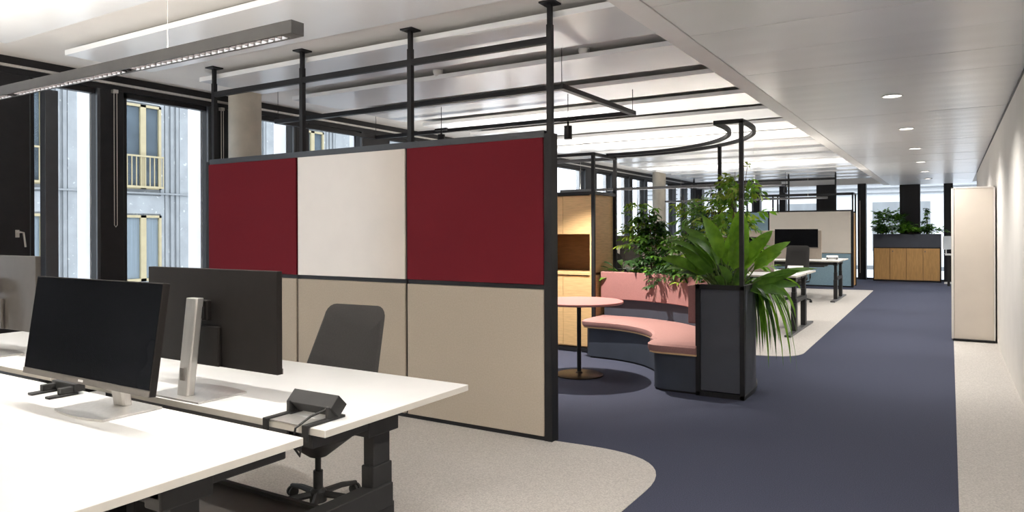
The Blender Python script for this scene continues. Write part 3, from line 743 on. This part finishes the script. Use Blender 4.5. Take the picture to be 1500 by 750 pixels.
# ================================================================== LAMPS
def linear_lamp(parent, x0, x1, y, z, down=None, up=None, w=.055, h=.045, cells=True):
    b = MB().box((x0, y-w/2, z), (x0+.05, y+w/2, z+h)).box((x1-.05, y-w/2, z), (x1, y+w/2, z+h))
    b.box((x0+.05, y-w/2, z), (x1-.05, y-w/2+.010, z+h)).box((x0+.05, y+w/2-.010, z), (x1-.05, y+w/2, z+h)).box((x0+.05, y-w/2, z+h-.008), (x1-.05, y+w/2, z+h))
    b.build('housing', 'grey_lamp', parent, world=True, bevel=.001)
    if cells:
        c = MB(); x = x0+.06; 
        while x < x1-.06:
            c.box((x, y-w/2+.010, z+.004), (x+.007, y+w/2-.010, z+.018)); x += .035
        o = c  .build('louvre', 'louvre', parent, world=True); o['kind'] = 'stuff'
pl1 = thing('pendant_lamp', 'long slim grey linear pendant over the near desks', 'pendant lamp', (-4.4, 1.67, 2.165), group='linear pendants')
linear_lamp(pl1, -6.9, -1.87, 1.67, 2.165)
for x in (-2.6, -4.4, -6.2): MB().tube([(x, 1.67, 2.21), (x, 1.67, 3.14)], .0012, 5).build('cable', 'silver', pl1, world=True)
for i in range(5):
    xc = -2.4-i*.98
    a = area('pendant_light_down', (xc, 1.67, 2.165+.026), (0, 0, 0), .90, .026, DOWN_W, NEUT, spread=R(95))
    a = area('pendant_light_up', (xc, 1.67, 2.165+.050), (PI, 0, 0), .90, .03, UP_W, WARM)

pl0 = thing('pendant_lamp', 'unseen linear pendant behind the camera, added to light the divider', 'pendant lamp', (-4.4, -1.4, 2.165), group='linear pendants')  # out-of-view lamp added to brighten the divider's camera-facing side
linear_lamp(pl0, -6.9, -1.2, -1.4, 2.165, cells=False)
for i in range(2):
    area('pendant_light_down', (-2.6-i*2.6, -1.4, 2.165+.03), (0, 0, 0), 2.4, .03, 62, NEUT)
    area('pendant_light_up', (-2.6-i*2.6, -1.4, 2.165+.05), (PI, 0, 0), 2.4, .03, 75, WARM)
pl2 = thing('pendant_lamp', 'black rectangular frame pendant hanging behind the divider', 'pendant lamp', (-4.8, 6.47, 2.76), group='linear pendants')
zz = 2.76
xa, xb, ya, yb = -6.68, -2.91, 5.61, 7.33
MB().box((xa, ya, zz), (xb, ya+.055, zz+.045)).box((xa, yb-.055, zz), (xb, yb, zz+.045)).box((xb-.055, ya+.055, zz), (xb, yb-.055, zz+.045)).box((xa, ya+.055, zz), (xa+.055, yb-.055, zz+.045)).build('frame', 'black_metal', pl2, world=True, bevel=.001)
for x in (xa+.03, xb-.03):
    for y in (ya+.03, yb-.03):
        MB().tube([(x, y, zz+.04), (x, y, 3.14)], .0035, 6).build('cable', 'black_metal', pl2, world=True)
for y in (ya+.03, yb-.03):
    area('frame_lamp_light', ((xa+xb)/2, y, zz-.004), (0, 0, 0), 3.4, .02, DOWN_W*1.8, NEUT, spread=R(110))

def track_spot(lab, x, y, z0, rz=0):
    t = thing('ceiling_spot', lab, 'spotlight', (x, y, z0), 0, 'black cylinder spots')
    m = MB().lathe([(.045, 0), (.045, .15), (.038, .152)], (0, 0), 24); m.build('cylinder', 'black_metal', t)
    MB().tube([(0, 0, .15), (0, 0, .20)], .012, 8).box((-.09, -.018, .20), (.09, .018, .225)).build('adapter', 'black_metal', t)
    MB().tube([(0, 0, .225), (0, 0, 3.14-z0)], .004, 6).build('rod', 'black_metal', t)
    return t
track_spot('black cylinder spot hanging over the pink table', -3.65, 7.15, 2.53)
track_spot('black cylinder spot seen above the right burgundy panel', -5.35, 7.05, 2.55)
track_spot('tiny black cylinder spot above the far cream divider', -3.72, 19.9, 2.50)
spot('table_spot_light', (-3.65, 7.15, 2.52), 400, 100, .6, .012, WARM)
spot('spot_light', (-5.35, 7.05, 2.54), 40, 90, .6, .02, WARM)

# recessed downlights in the corridor ceiling; out-of-view ones added to brighten the near wall
GL = 'recessed corridor downlights'
dl = None
names = ['nearest', 'second', 'third', 'fourth', 'fifth', 'sixth']
for i in (-4, -3, -2, 0, 1, 2, 3, 4, 5):
    y = 8.06+2.7*i
    t = thing('downlight', ('recessed white downlight in the corridor ceiling, the %s from the camera in view' % names[max(0, i)]) if i >= 0 else ('unseen corridor downlight %s the camera, added to light the near wall' % {-2: 'just before', -3: 'right above', -4: 'behind'}[i]), 'downlight', (-.49, y, 2.835), 0, GL)
    MB().lathe([(.098, .004), (.100, 0), (.085, -.003), (.080, .006)], (0, 0), 36).build('trim_ring', 'white_plastic', t)
    MB().lathe([(.080, .004), (.05, .002), (.001, .001)], (0, 0), 36).build('diffuser', 'lamp_glow', t)
    spot('downlight_beam', (-.49, y, 2.825), 200, 144, .7, .06, NEUT)
# smoke detectors
for lab, x, y, z, dim in (('white dome smoke detector above the divider posts', -4.42, 5.78, 3.14, .055), ('small white sensor near the frame pendant cable', -2.80, 5.80, 3.14, .05)):
    t = thing('smoke_detector', lab, 'smoke detector', (x, y, z), 0, 'ceiling detectors')
    MB().lathe([(dim, 0), (dim, -.02), (dim*.8, -.06), (dim*.4, -.085), (.004, -.09)][::-1], (0, 0), 24).build('dome', 'white_plastic', t)
# added, unseen strips on the cabinets, brightening the ceiling over the far bays
def uplight(lab, x, y, z, L, power):
    t = thing('fill_uplight', lab, 'uplight', (x, y, z), 0, 'added cabinet top uplights')
    MB().box((-L/2, -.05, 0), (L/2, .05, .02)).box((-L/2, -.05, .02), (L/2, -.045, .04)).box((-L/2, .045, .02), (L/2, .05, .04)).build('housing', 'black_metal', t)
    area('fill_uplight_light', (x, y, z+.03), (PI, 0, 0), L*.96, .08, power, WARM)
uplight('unseen uplight added on top of the oak shelf cabinet to brighten the ceiling', -5.0, 8.4, 1.97, 2.3, CEIL_W*2.0)
def fill_pendant_far(lab, x0, x1, y, z, pu, pd):  # pendants added to brighten the ceiling over the far benches
    t = thing('pendant_lamp', lab, 'pendant lamp', ((x0+x1)/2, y, z), group='linear pendants')
    linear_lamp(t, x0, x1, y, z, cells=False)
    for x in (x0+.4, x1-.4): MB().tube([(x, y, z+.045), (x, y, 3.14)], .0015, 5).build('cable', 'silver', t, world=True)
    area('pendant_light_up', ((x0+x1)/2, y, z+.05), (PI, 0, 0), x1-x0-.1, .03, pu, WARM)
    area('pendant_light_down', ((x0+x1)/2, y, z+.02), (0, 0, 0), x1-x0-.1, .03, pd, NEUT)
fill_pendant_far('slim pendant added above the middle bench to brighten the ceiling', -6.0, -2.2, 11.45, 2.20, 85, 26)
fill_pendant_far('slim pendant added above the farthest bench to brighten the ceiling', -6.0, -2.3, 17.0, 2.20, 85, 40)

# ================================================================== PLANTS
def leaf_mesh(L, W, droop, fold=.25, n=6, wavy=0, shape=1.0, tipw=0):
    """leaf grows along +x from the origin, curving down; single sided sheet with mid rib fold"""
    vs = []; fs = []
    for i in range(n+1):
        t = i/n
        wd = W/2*(math.sin(PI*min(1, t**shape*.97+.03)))**.8
        if i == n: wd = 0.0005
        ang = droop*t
        x = L*(math.sin(ang)/droop if abs(droop) > 1e-3 else t); z = -L*((1-math.cos(ang))/droop if abs(droop) > 1e-3 else 0)
        up = fold*wd+wavy*math.sin(t*9)*wd
        vs += [(x, -wd, z+up), (x, 0, z), (x, wd, z+up)]
    for i in range(n):
        for j in (0, 1): fs.append((3*i+j, 3*i+3+j, 3*i+4+j, 3*i+1+j))
    return MB().add(vs, fs, True)
def leafpool(name, specs, m):
    out = []
    for s in specs:
        me_o = leaf_mesh(**s).build(name, m, None); C.objects.unlink(me_o); out.append(me_o)
    return out
def palmate(L, W, k, droop):
    mb = MB()
    for i in range(k):
        a = 2*PI*i/k+.2; lf = leaf_mesh(L, W, droop, .2, 4)
        mt = Matrix.Rotation(a, 4, 'Z') @ Matrix.Rotation(R(-8), 4, 'Y')
        mb.add([mt @ Vector(v) for v in lf.v], lf.f, True)
    return mb
def twig(L, W, k, droop, seed):   # a short twig with k pinnate leaflets
    r = random.Random(seed); mb = MB()
    for i in range(k):
        t = (i+1)/k; s = 1 if i % 2 else -1
        lf = leaf_mesh(L*r.uniform(.8, 1.15), W, droop, .2, 3)
        mt = Matrix.Translation((t*L*1.7, 0, -t*t*L*.25)) @ Matrix.Rotation(s*R(r.uniform(35, 65)) if i < k-1 else 0, 4, 'Z') @ Matrix.Rotation(R(r.uniform(-15, 25)), 4, 'Y') @ Matrix.Rotation(R(r.uniform(-30, 30)), 4, 'X')
        mb.add([mt @ Vector(v) for v in lf.v], lf.f, True)
    return mb
def place_leaf(src, parent, p, direction, roll=0, scale=1.0, normal=None):
    """world position p, direction vector; parent is unrotated"""
    c = src.copy(); C.objects.link(c); c.parent = parent
    d = Vector(direction).normalized(); up = Vector((0, 0, 1))
    y = up.cross(d)
    if y.length < .05: y = Vector((0, 1, 0))
    y.normalize(); z = d.cross(y)
    if normal is not None:
        z = Vector(normal); z = (z-d*z.dot(d)).normalized(); y = z.cross(d)
    m = Matrix((d, y, z)).transposed().to_4x4()
    c.matrix_basis = Matrix.Translation(Vector(p)-parent.location) @ m @ Matrix.Rotation(roll, 4, 'X') @ Matrix.Scale(scale, 4)
    return c
def mk(mb, m, name='leaf'):
    o = mb.build(name, m, None); C.objects.unlink(o); return o

def ringpt(a, r=1.73): return (CX_+r*math.cos(R(a)), CY_+r*math.sin(R(a)))
# --- bushy umbrella-leaf plant
def bushy(name, lab, x, y, z0, h, spread, n, mats, leafL, seed, cat='plant', pool_kind='palm', stems=6, base=.12, shape=None, zmin=None):
    r = random.Random(seed)
    t = thing(name, lab, cat, (x, y, z0), 0, 'plants')
    pool = []
    for m in mats:
        for s in range(2):
            if pool_kind == 'palm': pool.append(mk(palmate(leafL, leafL*.34, 6, .9+.3*s), m))
            else: pool.append(mk(twig(leafL, leafL*.38, 7, .7, seed*10+s), m))
    tips = []
    for i in range(stems):
        a = r.uniform(0, 2*PI); rr_ = spread*r.uniform(.15, .7); hh = h*r.uniform(.65, 1)
        pts = []
        for k in range(6):
            q = k/5; pts.append((x+math.cos(a)*rr_*q**1.5+r.uniform(-.01, .01), y+math.sin(a)*rr_*q**1.5, z0-.12+(hh+.12)*q))
        MB().tube(pts, .007, 5, taper=.4).build('stem', 'stem_brown', t, world=True)
        tips.append(pts)
    for i in range(n):
        pts = r.choice(tips); q = r.uniform(base, 1)
        k = q*5; i0 = min(4, int(k)); f = k-i0
        b = Vector(pts[i0]).lerp(Vector(pts[i0+1]), f)
        a = r.uniform(0, 2*PI)
        wid = (shape(q) if shape else math.sin(PI*min(.95, q*.8+.2)))*spread
        off = Vector((math.cos(a), math.sin(a), r.uniform(-.1, .25)))*wid*r.uniform(.25, 1)
        p = b+off
        if zmin is not None and p.z < zmin: p.z = zmin+r.uniform(0, .12)
        d = Vector((math.cos(a), math.sin(a), r.uniform(-.5, .35) if zmin is None else r.uniform(.1, .9)))
        place_leaf(r.choice(pool), t, p, d, r.uniform(-.5, .5), r.uniform(.75, 1.25))
    return t
a1 = ringpt(77)
bushy('umbrella_plant', 'dense dark umbrella plant rising over the middle of the rose backrest', a1[0], a1[1], .90, .92, .31, 230, ['leaf_dark', 'leaf_dark', 'leaf_mid'], .095, 3, stems=9)
a1 = ringpt(90)
t = thing('peace_lily', 'small broad leaf plant at the left end of the bench planter', 'plant', (a1[0]-.02, a1[1], .90), 0, 'plants')
pool = [mk(leaf_mesh(.26, .10, d, .25, 6), m) for d, m in ((.9, 'leaf_mid'), (1.4, 'leaf_bright'), (1.1, 'leaf_dark'))]
for i in range(16):
    a = rnd.uniform(0, 2*PI); e = rnd.uniform(.1, .8); b = Vector((a1[0], a1[1], .90)); d = Vector((math.cos(a), math.sin(a), e*1.3))
    tip = b+d.normalized()*rnd.uniform(.12, .24)
    MB().tube([b-Vector((0, 0, .03)), (b+tip)/2+Vector((0, 0, .01)), tip], .003, 5).build('stem', 'stem', t, world=True)
    place_leaf(rnd.choice(pool), t, tip, d, rnd.uniform(-.4, .4), rnd.uniform(.7, 1.05))
# low trailing plants over the backrest edge
a1 = ringpt(66, 1.62)
t = bushy('trailing_plant', 'low dark trailing plant spilling over the rose backrest', a1[0], a1[1], .92, .20, .22, 70, ['leaf_dark'], .055, 11, pool_kind='twig', stems=5)
# --- climbers
a1 = ringpt(44, 1.75)
bushy('climbing_plant', 'tall loose climber filling the frame between the two trellis posts', a1[0], a1[1], .90, 1.18, .26, 150, ['leaf_mid', 'leaf_dark', 'leaf_yellow'], .085, 21, pool_kind='twig', stems=9)
a1 = ringpt(60, 1.78)
bushy('climbing_plant', 'tall yellow green climber left of the inner trellis post', a1[0], a1[1], .90, 1.16, .20, 120, ['leaf_mid', 'leaf_mid', 'leaf_yellow'], .08, 22, pool_kind='twig', stems=6)
a1 = ringpt(22, 1.78)
bushy('climbing_plant', 'thin climber with pale tips reaching up beside the near trellis post', a1[0], a1[1], .90, 1.30, .22, 90, ['leaf_bright', 'leaf_mid', 'leaf_yellow'], .09, 23, pool_kind='twig', stems=5, base=.3)
a1 = ringpt(88, 1.80)
bushy('climbing_plant', 'narrow tall climber above the left end of the rose backrest', a1[0]+.12, a1[1], .90, 1.10, .17, 70, ['leaf_mid', 'leaf_yellow'], .07, 24, pool_kind='twig', stems=3, base=.5)
a1 = ringpt(52, 1.66)
bushy('leafy_plant', 'mid green filler plant between umbrella plant and big leaf plant', a1[0], a1[1], .90, .55, .30, 150, ['leaf_mid', 'leaf_dark'], .10, 31, stems=6)
a1 = ringpt(28, 1.66)
bushy('leafy_plant', 'dark filler plant directly behind the big leaf plant', a1[0], a1[1], .90, .42, .26, 110, ['leaf_dark', 'leaf_mid'], .10, 32, stems=6)

# --- big leaf plant at the near end
bx_, by_ = -1.76, 6.66
t = thing('big_leaf_plant', 'large bright plant with paddle leaves in the near end of the planter', 'plant', (bx_, by_, .90), 0, 'plants')
def bigleaf(p0, p1, L, W, droop, d, m, roll=0):
    p0 = Vector(p0); p1 = Vector(p1)
    MB().tube([p0, p0.lerp(p1, .5)+Vector((0, 0, .02)), p1], .009, 6, taper=.6).build('stem', 'stem', t, world=True)
    o = mk(leaf_mesh(L, W, droop, .22, 9, shape=.85), m); place_leaf(o, t, p1, d, roll, normal=(.42+rr2.uniform(-.3, .3), -.68+rr2.uniform(-.3, .3), .75))
# rt = image right direction, fw = away
rr2 = random.Random(5)
RT = Vector((.852, .523, 0)); FW = Vector((-.523, .852, 0)); UP = Vector((0, 0, 1))
base = Vector((bx_, by_, .90))
specs = [ # (image right, up, toward camera) direction, stem length, leaf length, width
    (( .05, 1.0, .25), .36, .34, .15, .5, 'leaf_bright'), ((-.30, 1.0, .20), .34, .34, .14, .5, 'leaf_bright'), ((.22, .95, -.1), .38, .32, .14, .6, 'leaf_bright'),
    ((-.62, .75, .1), .36, .30, .11, .9, 'leaf_mid'), ((-.1, .9, -.4), .34, .30, .12, .7, 'leaf_mid'),
    ((.75, .62, .1), .34, .32, .09, .5, 'leaf_bright'), ((.95, .30, .15), .26, .40, .085, .25, 'leaf_mid'), ((.9, .12, .3), .16, .30, .09, 1.1, 'leaf_mid'),
    ((-.9, .55, .1), .32, .26, .10, .8, 'leaf_mid'), ((-.8, .5, -.2), .30, .24, .09, .9, 'leaf_dark'), ((-.95, .45, -.2), .30, .26, .10, .8, 'leaf_mid'),
    ((-.5, .8, .2), .34, .28, .11, .8, 'leaf_mid'), ((.1, .9, .3), .34, .28, .12, .7, 'leaf_bright'), ((.4, .8, .3), .30, .28, .11, .9, 'leaf_bright'),
    ((-.25, .6, .5), .16, .16, .08, 1.0, 'leaf_mid'), ((.6, .15, -.3), .2, .26, .1, 1.2, 'leaf_dark'), ((-.45, .85, -.2), .40, .30, .11, .8, 'leaf_mid'),
    ((.45, .8, .2), .34, .30, .10, .9, 'leaf_bright'), ((.25, .7, .4), .16, .15, .08, 1.0, 'leaf_mid'), ((-.7, .7, .1), .34, .26, .10, .8, 'leaf_mid')]
rr2 = random.Random(5)
for (d, sl, L, W, dr, m) in specs:
    for rep in range(2):
        j = .10 if rep else 0
        dv = (RT*(d[0]+rr2.uniform(-j, j)*2)+UP*(d[1]+rr2.uniform(-j, j))-FW*(d[2]+rr2.uniform(-j, j)*2)).normalized()
        sl2 = sl*(1 if not rep else rr2.uniform(.7, .9))
        b0 = base+RT*d[0]*.04+Vector((rr2.uniform(-.05, .05), rr2.uniform(-.05, .05), -.03))
        bigleaf(b0, b0+(dv*.75+UP*.35).normalized()*sl2*1.15, L*(1.28 if not rep else 1.05), W*1.2, dr, dv, m, rr2.uniform(-.5, .5))
for (dd, sl, L, W, dr) in (((.95, .10, .25), .10, .44, .10, .5), ((.85, .02, .5), .08, .36, .09, .9), ((.95, .05, -.1), .10, .40, .09, .7), ((.8, .25, .3), .12, .36, .08, .6)):
    dv = (RT*dd[0]+UP*dd[1]-FW*dd[2]).normalized(); b0 = Vector((-1.64, 6.78, .93))
    bigleaf(b0, b0+(dv*.6+UP*.5).normalized()*sl, L, W, dr, dv, 'leaf_mid', .3)
# --- hanging strap leaves over the corridor side
hx, hy = ringpt(8, 1.84)
t = thing('spider_plant', 'strap leaf plant arching down outside the planter toward the far desks', 'plant', (hx, hy, .95), 0, 'plants')
rr3 = random.Random(9)
def strap(p0, outv, L, drop, W, m):
    vs = []; fs = []; n = 9
    side = Vector((-outv.y, outv.x, 0)).normalized()
    tw = rr3.uniform(-.9, .9); tw0 = rr3.uniform(-1.4, 1.4)
    for i in range(n+1):
        q = i/n
        p = Vector(p0)+outv*L*(math.sin(q*1.45))*.85+UP*(.16*math.sin(min(1, q*2)*PI/2)-drop*q**1.9)
        th_ = tw0+tw*q; s2 = side*math.cos(th_)+outv*math.sin(th_)
        wd = W/2*(.35+.65*math.sin(PI*min(1, q*.9+.1)))*(1 if i < n else .02)
        vs += [p-s2*wd, p-UP*wd*.25, p+s2*wd]
    for i in range(n):
        for j in (0, 1): fs.append((3*i+j, 3*i+3+j, 3*i+4+j, 3*i+1+j))
    MB().add(vs, fs, True).build('leaf', m, t, world=True)
for i in range(58):
    a = R(rr3.uniform(-35, 70)); ov = Vector((math.cos(a), math.sin(a), 0))
    strap((hx+rr3.uniform(-.05, .05), hy+rr3.uniform(-.1, .16), .93), ov, rr3.uniform(.08, .62)**1.0, rr3.choice([rr3.uniform(.12, .5), rr3.uniform(.5, .92)]), rr3.uniform(.022, .046), rr3.choice(['leaf_mid', 'leaf_bright', 'leaf_mid', 'leaf_dark']))

# --- plants on the far cabinet
bushy('palm_plant', 'feathery plant on the left of the far cabinet planter', -1.45, 23.80, 1.30, .85, .36, 130, ['leaf_dark', 'leaf_mid'], 0.136, 41, pool_kind='twig', stems=6, zmin=1.42)
bushy('leafy_plant', 'tall plant with round leaves on the right of the far cabinet planter', -.58, 23.84, 1.30, .88, 0.144, 45, ['leaf_dark', 'leaf_mid'], 0.104, 42, stems=3, zmin=1.42)
bushy('fern', 'low bright plant in the middle of the far cabinet planter', -.98, 23.80, 1.30, .35, .24, 50, ['leaf_mid', 'leaf_bright'], 0.120, 43, pool_kind='twig', stems=5, zmin=1.42)
bushy('fern', 'low dark plant at the right end of the far cabinet planter', -.42, 23.80, 1.30, .22, .2, 35, ['leaf_dark', 'leaf_mid'], 0.096, 44, pool_kind='twig', stems=4, zmin=1.42)
bushy('leafy_plant', 'small dark plant at the left end of the far cabinet planter', -1.72, 23.80, 1.30, .42, .16, 40, ['leaf_dark'], 0.096, 45, stems=4, zmin=1.42)
